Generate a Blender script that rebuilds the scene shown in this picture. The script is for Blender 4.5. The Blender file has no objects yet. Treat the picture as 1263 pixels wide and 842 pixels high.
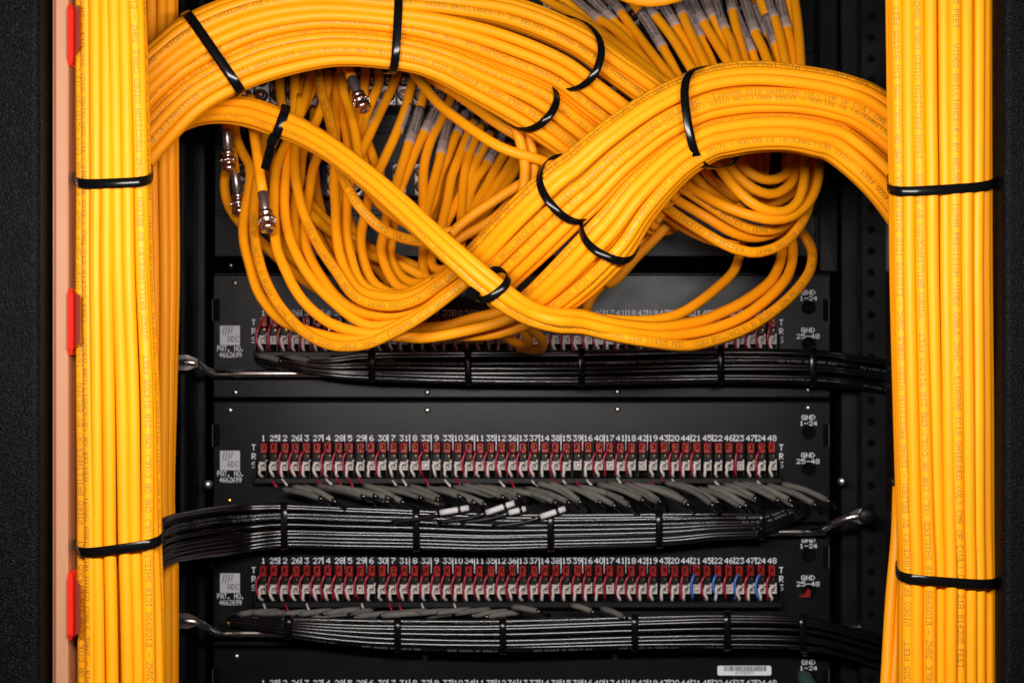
import bpy, math, random
from mathutils import Vector
random.seed(7)
C = bpy.context.scene.collection
F = 1899.0          # focal length in photo pixels
D0 = 1.2            # camera to face of the patch panels, metres
CX, CY = 631.5, 421.0
MM = D0 / F         # one photo pixel at the panel face, metres

def P(px, py, y):
    d = D0 + y
    return Vector(((px - CX) / F * d, y, -(py - CY) / F * d))

# ------------------------------------------------------------------ materials
def mat(name, col, rough=0.5, metal=0.0, spec=0.5, var=0.0, rvar=0.0, bump=0.0, bscale=400.0, nscale=60.0, col2=None, coat=0.0):
    m = bpy.data.materials.new(name); m.use_nodes = True
    nt = m.node_tree; b = nt.nodes['Principled BSDF']
    b.inputs['Base Color'].default_value = (*col, 1)
    b.inputs['Roughness'].default_value = rough
    b.inputs['Metallic'].default_value = metal
    b.inputs['Specular IOR Level'].default_value = spec
    b.inputs['Coat Weight'].default_value = coat
    tc = nt.nodes.new('ShaderNodeTexCoord')
    if var or col2:
        n = nt.nodes.new('ShaderNodeTexNoise'); n.inputs['Scale'].default_value = nscale; n.inputs['Detail'].default_value = 5
        nt.links.new(tc.outputs['Object'], n.inputs['Vector'])
        oi = nt.nodes.new('ShaderNodeObjectInfo')
        ad = nt.nodes.new('ShaderNodeMath'); ad.operation = 'ADD'
        mu = nt.nodes.new('ShaderNodeMath'); mu.operation = 'MULTIPLY'; mu.inputs[1].default_value = 0.7
        nt.links.new(oi.outputs['Random'], mu.inputs[0])
        nt.links.new(mu.outputs[0], ad.inputs[0]); nt.links.new(n.outputs['Fac'], ad.inputs[1])
        rp = nt.nodes.new('ShaderNodeMapRange'); rp.inputs['From Min'].default_value = 0.3; rp.inputs['From Max'].default_value = 1.4
        nt.links.new(ad.outputs[0], rp.inputs['Value'])
        mx = nt.nodes.new('ShaderNodeMix'); mx.data_type = 'RGBA'
        c2 = col2 or tuple(c * (1 - var) for c in col)
        mx.inputs[6].default_value = (*col, 1); mx.inputs[7].default_value = (*c2, 1)
        nt.links.new(rp.outputs[0], mx.inputs[0]); nt.links.new(mx.outputs[2], b.inputs['Base Color'])
    if rvar:
        n2 = nt.nodes.new('ShaderNodeTexNoise'); n2.inputs['Scale'].default_value = 35; n2.inputs['Detail'].default_value = 6
        nt.links.new(tc.outputs['Object'], n2.inputs['Vector'])
        r2 = nt.nodes.new('ShaderNodeMapRange'); r2.inputs['To Min'].default_value = rough - rvar; r2.inputs['To Max'].default_value = rough + rvar
        r2.inputs['From Min'].default_value = 0.3; r2.inputs['From Max'].default_value = 0.7
        nt.links.new(n2.outputs['Fac'], r2.inputs['Value']); nt.links.new(r2.outputs[0], b.inputs['Roughness'])
    if bump:
        n3 = nt.nodes.new('ShaderNodeTexNoise'); n3.inputs['Scale'].default_value = bscale; n3.inputs['Detail'].default_value = 2
        nt.links.new(tc.outputs['Object'], n3.inputs['Vector'])
        bp = nt.nodes.new('ShaderNodeBump'); bp.inputs['Strength'].default_value = bump; bp.inputs['Distance'].default_value = 0.001
        nt.links.new(n3.outputs['Fac'], bp.inputs['Height']); nt.links.new(bp.outputs[0], b.inputs['Normal'])
    return m

M = dict(
    yellow=mat('yellow_jacket', (0.92, 0.335, 0.004), 0.47, spec=0.20, col2=(0.84, 0.28, 0.003), rvar=0.07, bump=0.03, bscale=160, nscale=25),
    print=mat('jacket_print', (0.30, 0.15, 0.012), 0.5, spec=0.3),
    tie=mat('black_nylon', (0.003, 0.003, 0.003), 0.18, spec=0.20, rvar=0.03),
    black_cable=mat('black_jacket', (0.003, 0.003, 0.004), 0.22, spec=0.95, rvar=0.05, bump=0.02, bscale=200),
    pale_print=mat('pale_print', (0.09, 0.09, 0.10), 0.7),
    shrink=mat('heat_shrink', (0.15, 0.138, 0.124), 0.8, spec=0.15, var=0.5, bump=0.5, bscale=900, nscale=300),
    sleeve_white=mat('white_sleeving', (0.62, 0.60, 0.62), 0.55, var=0.15),
    label=mat('label_wrap', (0.34, 0.25, 0.225), 0.5, spec=0.3, var=0.25, nscale=200),
    label_ink=mat('label_ink', (0.05, 0.04, 0.045), 0.6),
    panel=mat('painted_panel', (0.0055, 0.006, 0.0065), 0.32, spec=0.19, var=0.2, rvar=0.03, bump=0.12, bscale=1200),
    panel_dark=mat('dark_steel', (0.004, 0.004, 0.0045), 0.42, spec=0.22, rvar=0.08, bump=0.05),
    void=mat('recess_black', (0.0015, 0.0015, 0.0015), 0.9, spec=0.1),
    ink=mat('silkscreen_white', (0.72, 0.72, 0.78), 0.6, spec=0.3),
    badge=mat('badge_grey', (0.50, 0.49, 0.55), 0.5, spec=0.3, var=0.08),
    badge_ink=mat('badge_ink', (0.07, 0.065, 0.08), 0.6),
    red=mat('red_plastic', (0.30, 0.005, 0.009), 0.35, var=0.35, nscale=150),
    redwire=mat('red_wire', (0.34, 0.005, 0.026), 0.4, var=0.3),
    bluewire=mat('blue_wire', (0.03, 0.12, 0.42), 0.4),
    white=mat('white_plastic', (0.58, 0.51, 0.48), 0.45, var=0.15, nscale=150),
    brass=mat('brass_pin', (0.75, 0.36, 0.10), 0.28, metal=1.0),
    gold=mat('gold_screw', (0.90, 0.45, 0.08), 0.22, metal=1.0),
    steel=mat('screw_steel', (0.62, 0.62, 0.60), 0.30, metal=1.0, rvar=0.08),
    rod=mat('plated_rod', (0.66, 0.64, 0.62), 0.24, metal=1.0, rvar=0.05),
    nickel=mat('nickel', (0.72, 0.64, 0.60), 0.20, metal=1.0, rvar=0.06),
    jack=mat('jack_metal', (0.72, 0.64, 0.61), 0.36, metal=0.25, rvar=0.1, var=0.2, nscale=120),
    barrel=mat('jack_barrel', (0.06, 0.045, 0.04), 0.3, metal=0.6),
    copper=mat('copper_pin', (0.62, 0.22, 0.10), 0.35, metal=0.7),
    boot=mat('dark_crimp', (0.30, 0.28, 0.27), 0.28, metal=0.9, rvar=0.05),
    clip=mat('red_clip', (0.85, 0.025, 0.012), 0.18, spec=0.5, var=0.2, nscale=90),
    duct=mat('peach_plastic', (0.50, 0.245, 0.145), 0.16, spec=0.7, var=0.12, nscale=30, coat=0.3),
    clip_shaded=mat('red_clip_shaded', (0.42, 0.012, 0.006), 0.25, spec=0.4, var=0.4, nscale=60),  # same red plastic as the clip, the blade's weaker light put into the colour
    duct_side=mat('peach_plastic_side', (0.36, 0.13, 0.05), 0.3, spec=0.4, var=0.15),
    mirror=mat('polished_black', (0.03, 0.02, 0.012), 0.06, spec=0.9, coat=0.6),
    green=mat('green_sleeving', (0.035, 0.075, 0.06), 0.4, var=0.3),
)
def powder():
    m = bpy.data.materials.new('powder_coat'); m.use_nodes = True
    nt = m.node_tree; b = nt.nodes['Principled BSDF']
    b.inputs['Base Color'].default_value = (0.003, 0.003, 0.003, 1); b.inputs['Roughness'].default_value = 0.3; b.inputs['Specular IOR Level'].default_value = 0.05
    tc = nt.nodes.new('ShaderNodeTexCoord')
    n = nt.nodes.new('ShaderNodeTexNoise'); n.inputs['Scale'].default_value = 1100; n.inputs['Detail'].default_value = 2
    nt.links.new(tc.outputs['Object'], n.inputs['Vector'])
    bp = nt.nodes.new('ShaderNodeBump'); bp.inputs['Strength'].default_value = 0.9; bp.inputs['Distance'].default_value = 0.0008
    nt.links.new(n.outputs['Fac'], bp.inputs['Height']); nt.links.new(bp.outputs[0], b.inputs['Normal'])
    rp = nt.nodes.new('ShaderNodeValToRGB'); rp.color_ramp.elements[0].position = 0.52; rp.color_ramp.elements[0].color = (0.0025, 0.0025, 0.003, 1)
    rp.color_ramp.elements[1].position = 0.74; rp.color_ramp.elements[1].color = (0.013, 0.012, 0.012, 1)
    n2 = nt.nodes.new('ShaderNodeTexNoise'); n2.inputs['Scale'].default_value = 900; n2.inputs['Detail'].default_value = 3
    nt.links.new(tc.outputs['Object'], n2.inputs['Vector']); nt.links.new(n2.outputs['Fac'], rp.inputs[0])
    nt.links.new(rp.outputs[0], b.inputs['Base Color'])
    return m
M['powder'] = powder()

# ------------------------------------------------------------------ font: 5 x 7 dots, one byte per column, lowest bit on top
FONT = {k: [int(h[i:i+2], 16) for i in range(0, 10, 2)] for k, h in {
 '0': '3E4141413E', '1': '00427F4000', '2': '4261514946', '3': '2141454B31', '4': '1814127F10', '5': '2745454539', '6': '3C4A494930',
 '7': '0171090503', '8': '3649494936', '9': '064949291E', 'A': '7E1111117E', 'B': '7F49494936', 'C': '3E41414122', 'D': '7F4141221C',
 'E': '7F49494941', 'F': '7F09090901', 'G': '3E4149497A', 'H': '7F0808087F', 'I': '00417F4100', 'J': '2040413F01', 'K': '7F08142241',
 'L': '7F40404040', 'M': '7F020C027F', 'N': '7F0408107F', 'O': '3E4141413E', 'P': '7F09090906', 'Q': '3E4151215E', 'R': '7F09192946',
 'S': '4649494931', 'T': '01017F0101', 'U': '3F4040403F', 'V': '1F2040201F', 'W': '3F4038403F', 'X': '6314081463', 'Y': '0708700807',
 'Z': '6151494543', '(': '001C224100', ')': '0041221C00', '-': '0808080808', '.': '0060600000', '/': '2010080402'}.items()}
PRINT = 'VIDEO BRILLIANCE(R) BY BELDEN - 1694A PRECISION VIDEO CABLE 3GHZ - E108998 1C18 SHIELDED (UL) CMR OR C(UL) CMG 21A 814305 FEET   '

def glyph_runs(text):
    """dot rows of a line of text as (column, row, length) runs, one dot per unit"""
    out = []
    for i, ch in enumerate(text):
        if ch == '\x01':
            cols = [random.getrandbits(7) & random.getrandbits(7) | (random.getrandbits(7) & 0x3E) for _ in range(5)]
        else:
            cols = FONT.get(ch)
        if not cols: continue
        for r in range(7):
            c = 0
            while c < 5:
                if cols[c] >> r & 1:
                    k = c
                    while k < 5 and cols[k] >> r & 1: k += 1
                    out.append((i * 6 + c, r, k - c)); c = k
                else: c += 1
    return out

# ------------------------------------------------------------------ mesh collecting
class MB:
    def __init__(s): s.v = []; s.f = []; s.mi = []; s.sm = []; s.mats = []
    def m(s, name):
        if name not in s.mats: s.mats.append(name)
        return s.mats.index(name)
    def face(s, pts, mt, smooth=False):
        b = len(s.v); s.v.extend(Vector(p) for p in pts); s.f.append(tuple(range(b, b + len(pts)))); s.mi.append(s.m(mt)); s.sm.append(smooth)
    def box(s, lo, hi, mt, ch=0.0):
        x0, y0, z0 = lo; x1, y1, z1 = hi
        k = s.m(mt); b = len(s.v); c = ch
        # front face inset by a chamfer so that edges catch light
        s.v += [Vector(p) for p in ((x0, y1, z0), (x1, y1, z0), (x1, y1, z1), (x0, y1, z1),
                                    (x0, y0 + c, z0), (x1, y0 + c, z0), (x1, y0 + c, z1), (x0, y0 + c, z1))]
        fs = [(0, 1, 5, 4), (1, 2, 6, 5), (2, 3, 7, 6), (3, 0, 4, 7), (3, 2, 1, 0)]
        if c:
            s.v += [Vector(p) for p in ((x0 + c, y0, z0 + c), (x1 - c, y0, z0 + c), (x1 - c, y0, z1 - c), (x0 + c, y0, z1 - c))]
            fs += [(4, 5, 9, 8), (5, 6, 10, 9), (6, 7, 11, 10), (7, 4, 8, 11), (8, 9, 10, 11)]
        else: fs.append((4, 5, 6, 7))
        for f in fs: s.f.append(tuple(b + i for i in f)); s.mi.append(k); s.sm.append(False)
    def pbox(s, px0, py0, px1, py1, y0, y1, mt, ch=0.0):
        """box whose front face covers a rectangle of the photograph at distance y0"""
        a = P(px0, py1, y0); c = P(px1, py0, y0)
        s.box((a.x, y0, a.z), (c.x, y1, c.z), mt, ch)
    def rings(s, rings, mt, closed=False, caps=True, smooth=True):
        k = s.m(mt); b = len(s.v); n = len(rings[0])
        for r in rings: s.v.extend(r)
        m = len(rings)
        for i in range(m if closed else m - 1):
            j = (i + 1) % m
            for q in range(n):
                w = (q + 1) % n
                s.f.append((b + i * n + q, b + i * n + w, b + j * n + w, b + j * n + q)); s.mi.append(k); s.sm.append(smooth)
        if caps and not closed:
            s.f.append(tuple(b + q for q in reversed(range(n)))); s.mi.append(k); s.sm.append(False)
            s.f.append(tuple(b + (m - 1) * n + q for q in range(n))); s.mi.append(k); s.sm.append(False)
    def tube(s, path, r, mt, sides=12):
        rr = []
        for i, (c, T, N, B) in enumerate(path.fr):
            q = r[i] if isinstance(r, list) else r
            rr.append([c + (N * math.cos(a) + B * math.sin(a)) * q for a in (2 * math.pi * k / sides for k in range(sides))])
        s.rings(rr, mt)
    def lathe(s, o, ax, prof, mt, sides=14):
        """prof: (distance along ax, radius)"""
        ax = ax.normalized(); N = ax.orthogonal().normalized(); B = ax.cross(N)
        s.rings([[o + ax * t + (N * math.cos(a) + B * math.sin(a)) * q for a in (2 * math.pi * k / sides for k in range(sides))] for t, q in prof], mt)
    def flat_text(s, text, cx, cy, w, h, mt, y=-0.0004, align='c', local=None):
        """panel lettering: dot size w x h in photo pixels at the panel face, centred at pixel cx, cy"""
        W = (len(text) * 6 - 1) * w
        x0 = cx - W / 2 if align == 'c' else cx
        for c, r, n in glyph_runs(text):
            a = x0 + c * w; t = cy - 3.5 * h + r * h
            s.pquad(a, t, a + n * w, t + h, y, mt)
    def pquad(s, x0, y0, x1, y1, y, mt):
        X = lambda v: (v - CX) * MM
        Z = lambda v: -(v - CY) * MM
        s.face([(X(x0), y, Z(y1)), (X(x1), y, Z(y1)), (X(x1), y, Z(y0)), (X(x0), y, Z(y0))], mt)
    def wrap_text(s, path, r, text, s0, phi, flip, mt, dot=0.00046, s1=None, ds=None):
        ds = ds or dot
        L = path.L; n = len(text) * 6
        for c, row, k in glyph_runs(text):
            if flip: a, b = s0 + (n - c - k) * ds, s0 + (n - c) * ds; t0 = (row - 3.5) * dot; t1 = t0 + dot
            else: a, b = s0 + c * ds, s0 + (c + k) * ds; t1 = (3.5 - row) * dot; t0 = t1 - dot
            if a < 0 or b > (s1 or L): continue
            q = []
            for u, t in ((a, t0), (b, t0), (b, t1), (a, t1)):
                cc, T, N, B = path.at(u)
                g = phi + t / r
                q.append(cc + (N * math.cos(g) + B * math.sin(g)) * (r + 0.00013))
            s.face(q, mt, False)
    def build(s, name, parent=None, origin=None):
        o = Vector(origin) if origin is not None else (WORLD[parent.name] if parent else sum(s.v, Vector()) / len(s.v))
        me = bpy.data.meshes.new(name)
        me.from_pydata([v - o for v in s.v], [], s.f)
        for n in s.mats: me.materials.append(M[n])
        me.polygons.foreach_set('material_index', s.mi); me.polygons.foreach_set('use_smooth', s.sm)
        me.update()
        ob = bpy.data.objects.new(name, me); C.objects.link(ob)
        if parent: ob.parent = parent; WORLD[ob.name] = o
        else: ob.location = o; WORLD[ob.name] = o
        return ob
WORLD = {}

class Path:
    """smooth curve through points with a frame whose N looks towards the camera side"""
    def __init__(s, pts, step=0.006, raw=False):
        pts = [Vector(p) for p in pts]
        if not raw: pts = catmull(pts, step)
        s.c = pts; s.fr = []; s.s = [0.0]; last = Vector((0, -1, 0))
        for i in range(1, len(pts)): s.s.append(s.s[-1] + (pts[i] - pts[i - 1]).length)
        s.L = s.s[-1]
        for i, c in enumerate(pts):
            T = (pts[min(i + 1, len(pts) - 1)] - pts[max(i - 1, 0)]).normalized()
            N = Vector((0, -1, 0)); N = N - T * N.dot(T)
            if N.length < 0.45: N = last - T * last.dot(T)
            N.normalize(); last = N
            s.fr.append((c, T, N, N.cross(T)))
    def at(s, u):
        import bisect
        i = min(max(bisect.bisect_right(s.s, u) - 1, 0), len(s.s) - 2)
        t = (u - s.s[i]) / max(s.s[i + 1] - s.s[i], 1e-9)
        a, b = s.fr[i], s.fr[i + 1]
        return tuple(p.lerp(q, t) for p, q in zip(a, b))
    def cut(s, u0, u1, n=8):
        return Path([s.at(u0 + (u1 - u0) * i / n)[0] for i in range(n + 1)], raw=True)

def cr(p0, p1, p2, p3, t):
    return 0.5 * ((2 * p1) + (p2 - p0) * t + (2 * p0 - 5 * p1 + 4 * p2 - p3) * t * t + (3 * p1 - p0 - 3 * p2 + p3) * t ** 3)
def catmull(pts, step):
    q = [pts[0] * 2 - pts[1]] + pts + [pts[-1] * 2 - pts[-2]]
    out = []
    for i in range(1, len(q) - 2):
        n = max(2, int((q[i + 1] - q[i]).length / step))
        out += [cr(q[i - 1], q[i], q[i + 1], q[i + 2], k / n) for k in range(n)]
    return out + [q[-2]]

def tag(o, label=None, cat=None, group=None, kind=None):
    if label: o['label'] = label
    if cat: o['category'] = cat
    if group: o['group'] = group
    if kind: o['kind'] = kind
    return o
def thing(name, label, cat, at, group=None):
    o = bpy.data.objects.new(name, None); C.objects.link(o); o.location = at; WORLD[o.name] = Vector(at); o.empty_display_size = 0.02
    return tag(o, label, cat, group)

R = 0.0036          # radius of a yellow coax cable

def sup(c, n): return math.copysign(abs(c) ** (2.0 / n), c)
def ring(a, b, n, count, ph=0.0):
    """count points evenly spaced along a superellipse; returns (u, v) in -1..1"""
    T = [(sup(math.cos(t), n), sup(math.sin(t), n)) for t in (2 * math.pi * i / 720 for i in range(721))]
    S = [0.0]
    for i in range(720): S.append(S[-1] + math.hypot((T[i + 1][0] - T[i][0]) * a, (T[i + 1][1] - T[i][1]) * b))
    out = []; j = 0
    for k in range(count):
        g = (k + ph) % count / count * S[-1]
        j = min(range(721), key=lambda q: abs(S[q] - g))
        out.append(T[j])
    return out, S[-1]

def smooth_stations(st, per=9):
    V = [Vector((*s[:4],)) for s in st]; Y = [s[4] for s in st]
    W = [[s[i] for s in st] for i in range(5)]
    out = []
    ext = lambda a: [2 * a[0] - a[1]] + a + [2 * a[-1] - a[-2]]
    E = [ext(w) for w in W]
    for i in range(1, len(st)):
        for k in range(per):
            out.append([cr(e[i - 1], e[i], e[i + 1], e[i + 2], k / per) for e in E])
    out.append([float(w[-1]) for w in W])
    return out

def bundle(name, label, cat, group, st, b, n=3.0, r=R, text=0.75, mt='yellow', ink='print', part='coax_cable', tails=None, ph=0.35, seed=1, jit=0.10, phases=None, words=PRINT, dot=0.00046, count=None, cross=0):
    rnd = random.Random(seed)
    S = smooth_stations(st)
    mid = S[len(S) // 2]
    root = thing(name, label, cat, P((mid[0] + mid[2]) / 2, (mid[1] + mid[3]) / 2, mid[4]), group)
    hw = sum(math.hypot(s[0] - s[2], s[1] - s[3]) / 2 * (D0 + s[4]) / F for s in S) / len(S)
    a = max(hw - r, r * 0.6)
    _, per = ring(a, b, n, 4)
    N = count or max(3, int(per * 1.12 / (2 * r * 0.985)))
    uv, _ = ring(a, b, n, N, ph)
    made = []
    if not tails:
        inner = [(k, 0.42) for k in (-0.8, -0.45, -0.1, 0.25, 0.6)] if b > 0.01 else []
        uv = uv + inner
    for i, (u0, v0) in enumerate(uv):
        f1, f2, g1, g2 = rnd.uniform(0, 6.3), rnd.uniform(0, 6.3), rnd.uniform(1.0, 2.0), rnd.uniform(2.5, 4.5)
        amp = jit * r / a
        drift = rnd.uniform(-1, 1) * cross * r / a
        pts = []
        for k, s in enumerate(S):
            t = k / len(S)
            d = D0 + s[4]
            hx, hy = (s[0] - s[2]) / 2, (s[1] - s[3]) / 2
            h = math.hypot(hx, hy); sc = max(h - r * F / d, 1.5) / h
            u = u0 + amp * (2.0 * math.sin(f1 + g1 * t * 2) + 0.8 * math.sin(f2 + g2 * t)) + drift * math.sin(3.1 * t - 1.5)
            u = max(-1.0, min(1.0, u))
            v = v0 * (1 + 0.06 * math.sin(f2 + 3 * t)) + 0.05 * math.sin(f1 + 6 * t)
            pts.append(P((s[0] + s[2]) / 2 + hx * sc * u, (s[1] + s[3]) / 2 + hy * sc * u, s[4] - b * v))
        if tails and i in tails:
            if tails[i] == 'stop': pts = pts[:-12]
            else: pts = pts[:-16][::-6][::-1] + [P(*q) for q in tails[i]]
        path = Path(pts, 0.007)
        mb = MB(); mb.tube(path, r, mt)
        if v0 > 0.05 and i < N and rnd.random() < text:
            s0 = -rnd.uniform(0, len(words) * 6 * dot)
            phi = rnd.uniform(-0.5, 0.5) - 0.25 * u0 * (1 if n < 2.5 else 0.5)
            fl = rnd.random() < 0.5
            w = words
            while s0 < path.L:
                mb.wrap_text(path, r, w, s0, phi, fl, ink, dot)
                s0 += len(words) * 6 * dot
        made.append(mb.build(part, root))
    return root, uv

# ------------------------------------------------------------------ cable ties
def tie(label, A, B, bulge, Yc, b, n=3.0, w=0.0028, th=0.0008, group='black cable ties', head=None, tail=None, back=None):
    A = Vector(A); B = Vector(B); Cn = (A + B) / 2; H = (A - B) / 2
    bu = Vector(bulge)
    side = Vector((-H.y, H.x)).normalized()
    sd = Vector((side.x, 0, -side.y))
    cen = P(Cn.x, Cn.y, Yc)
    rr = []
    K = 44
    root = thing('cable_tie', label, 'cable tie', cen, group)
    for i in range(K):
        t = 2 * math.pi * i / K
        u, v = sup(math.cos(t), n), sup(math.sin(t), n)
        q = Cn + H * u + bu * v
        p = P(q.x, q.y, Yc - b * v)
        o = p - cen; o = (o - sd * o.dot(sd)).normalized()
        rr.append([p - sd * w, p + sd * w, p + sd * w + o * th * .6, p + sd * w * .82 + o * th, p - sd * w * .82 + o * th, p - sd * w + o * th * .6])
    mb = MB(); mb.rings(rr, 'tie', closed=True, smooth=True); mb.build('strap', root)
    if head:
        hx, hy, hy_, ang = head
        mb = MB(); c = P(hx, hy, hy_); ca, sa = math.cos(ang), math.sin(ang)
        ax = Vector((ca, 0.35, -sa)).normalized(); bx = Vector((sa, -0.30, ca)).normalized(); dy = Vector((0, 1, 0))
        L, Wd, T = 0.0042, 0.0031, 0.0026
        def sq(t, k): return [c + ax * t + bx * (Wd * k) * p + dy * T * k * q for p, q in ((-1, -1), (1, -1), (1, 1), (-1, 1))]
        mb.rings([sq(-L, 0.75), sq(-L * 0.8, 1), sq(L * 0.8, 1), sq(L, 0.75)], 'tie', smooth=False)
        mb.build('locking_head', root)
    if tail:
        pa = Path([P(*q) for q in tail], 0.004)
        mb = MB()
        mb.rings([[c - Bq * w - N * 0.0006, c + Bq * w - N * 0.0006, c + Bq * w + N * 0.0006, c - Bq * w + N * 0.0006] for c, T, N, Bq in pa.fr], 'tie', smooth=False)
        mb.build('loose_tail', root)
    return root

# ------------------------------------------------------------------ loose coax cables
def plug(path_end, ax, parent):
    """crimped BNC plug hanging from a cable end"""
    o = path_end
    mb = MB()
    mb.lathe(o, ax, [(-0.002, 0.0030), (0.0, 0.0036), (0.0135, 0.0034), (0.0145, 0.0026)], 'boot')
    b = mb.build('crimp_sleeve', parent)
    mb = MB()
    mb.lathe(o + ax * 0.0145, ax, [(0, 0.003), (0.0005, 0.0048), (0.003, 0.0050), (0.0035, 0.0040), (0.005, 0.0040), (0.0055, 0.0056), (0.008, 0.0058), (0.0085, 0.0048),
                                   (0.0105, 0.0048), (0.011, 0.0057), (0.0145, 0.0056), (0.015, 0.0046), (0.0155, 0.0032), (0.013, 0.0030)], 'nickel')
    for k in range(12):
        a = k * math.pi / 6; N = ax.orthogonal().normalized(); Bq = ax.cross(N)
        q = o + ax * 0.022 + (N * math.cos(a) + Bq * math.sin(a)) * 0.0058
        mb.lathe(q, ax, [(-0.0012, 0.0004), (0, 0.0007), (0.0012, 0.0004)], 'nickel', 5)
    mb.build('coupling_ring', parent)

def coax(label, pts, y0, y1, group, text=None, sleeve=None, r=R, mid=None, plug_end=False, flip=False, phi=0.0, half=None):
    n = len(pts)
    # depth runs from y0 to y1 along the cable (measured in picture length), bulging by mid
    ln = [0.0]
    for i in range(1, n): ln.append(ln[-1] + math.hypot(pts[i][0] - pts[i - 1][0], pts[i][1] - pts[i - 1][1]))
    P3 = []
    for q, l in zip(pts, ln):
        if len(q) == 3: y = q[2]
        else:
            t = l / ln[-1]; y = y0 + (y1 - y0) * t + (mid or 0) * math.sin(math.pi * t)
        P3.append(P(q[0], q[1], y))
    path = Path(P3, 0.006)
    mb = MB(); mb.tube(path, r, 'yellow')
    if text is not None:
        s0 = text * path.L
        while s0 < path.L:
            mb.wrap_text(path, r, PRINT, s0, phi, flip, 'print'); s0 += len(PRINT) * 6 * 0.00046
    ob = tag(mb.build('coax_cable'), label, 'cable', group)
    if sleeve:
        a, b = sleeve[0] * path.L, sleeve[1] * path.L
        cut = path.cut(a, b, 10)
        mb = MB(); rs = r + 0.00035
        if half is None: mb.tube(cut, rs, 'label', 14)
        else:       # a flag label that covers one side of the cable only
            a0 = 0.55 if len(label) % 2 else -2.3
            mb.rings([[c + (N * math.cos(a0 + k * .25) + Bq * math.sin(a0 + k * .25)) * (rs + (.0003 if k in (0, 7) else .0005)) for k in range(8)] + [c + (N * math.cos(a0 + k * .25) + Bq * math.sin(a0 + k * .25)) * (rs - .0002) for k in range(7, -1, -1)] for c, T, N, Bq in cut.fr], 'label')
        if half is None:
            for g in (-0.75, 0.05, 0.85):
                mb.wrap_text(cut, rs, '\x01' * max(2, int(cut.L / 0.0026)), 0.0015, g, False, 'label_ink', 0.00038, s1=cut.L * 0.78, ds=0.00046)
        s_ = mb.build('label_sleeve', ob)
    if plug_end: plug(path.c[-1], path.fr[-1][1], ob)
    return ob
# ================================================================== the cabinet
mb = MB(); mb.pbox(-300, -300, 1560, 1140, 0.16, 0.165, 'void'); tag(mb.build('back_wall'), kind='structure')

cab = thing('rack_cabinet', 'black powder coated equipment rack cabinet framing all the cables', 'rack cabinet', P(CX, 900, 0.1))
def post(x_edge, x_far, y0):
    """textured upright with a rounded inner edge"""
    e = P(x_edge, CY, y0).x; f = P(x_far, CY, y0).x; s = 1 if f < e else -1
    z0, z1 = P(0, 1000, y0).z, P(0, -160, y0).z; r = 0.0042
    prof = [(f, y0 + 0.25), (f, y0)] + [(e - s * r + s * r * math.sin(a), y0 + r - r * math.cos(a)) for a in (math.pi / 2 * k / 8 for k in range(9))] + [(e, y0 + 0.25)]
    if s < 0: prof = prof[::-1]
    mb = MB(); mb.rings([[Vector((x, y, z0)) for x, y in prof], [Vector((x, y, z1)) for x, y in prof]], 'powder', smooth=False)
    return mb.build('side_post', cab)
post(48.5, -60, -0.345); post(1238.5, 1340, -0.340)
# inner uprights, channels and the perforated mounting rails
def upright(name, x0, x1, y0, y1, mt='panel_dark', top=-80, bot=920, ch=0.0012):
    mb = MB(); mb.pbox(x0, top, x1, bot, y0, y1, mt, ch); return mb
mb = upright('mounting_rail', 221, 229, -0.02, 0.10); mb.pbox(234, -80, 254, 920, 0.03, 0.12, 'panel', 0.0012)
mb.pbox(205, -80, 262, 920, 0.075, 0.13, 'panel_dark')
lrail = mb.build('mounting_rail', cab)
mb = upright('mounting_rail', 1062, 1096, -0.012, 0.0, 'panel_dark'); mb.pbox(1037, -80, 1059, 920, 0.015, 0.12, 'panel_dark', 0.0012)
mb.pbox(1030, -80, 1120, 920, 0.075, 0.13, 'panel_dark')
for k in range(-2, 36):
    c = P(1074.5, 20 + 26.3 * k, -0.0125); mb.lathe(c, Vector((0, -1, 0)), [(-0.002, 0.0031), (0, 0.0031), (0.0002, 0.0026), (0, 0.0001)], 'void', 12)
rrail = mb.build('mounting_rail', cab)
for px, py in ((257, 597), (1038, 593)):
    mb = MB(); c = P(px, py, -0.004); mb.lathe(c, Vector((0.35 if px < 500 else -0.35, -1, 0.1)), [(-0.004, 0.0036), (0, 0.0036), (0.0012, 0.0028), (0.0016, 0.0002)], 'steel'); mb.build('rail_screw', cab)
mb = MB(); mb.pbox(1010, -60, 1034, 336, 0.02, 0.10, 'panel', 0.0012); mb.build('side_bracket', cab)

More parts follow.
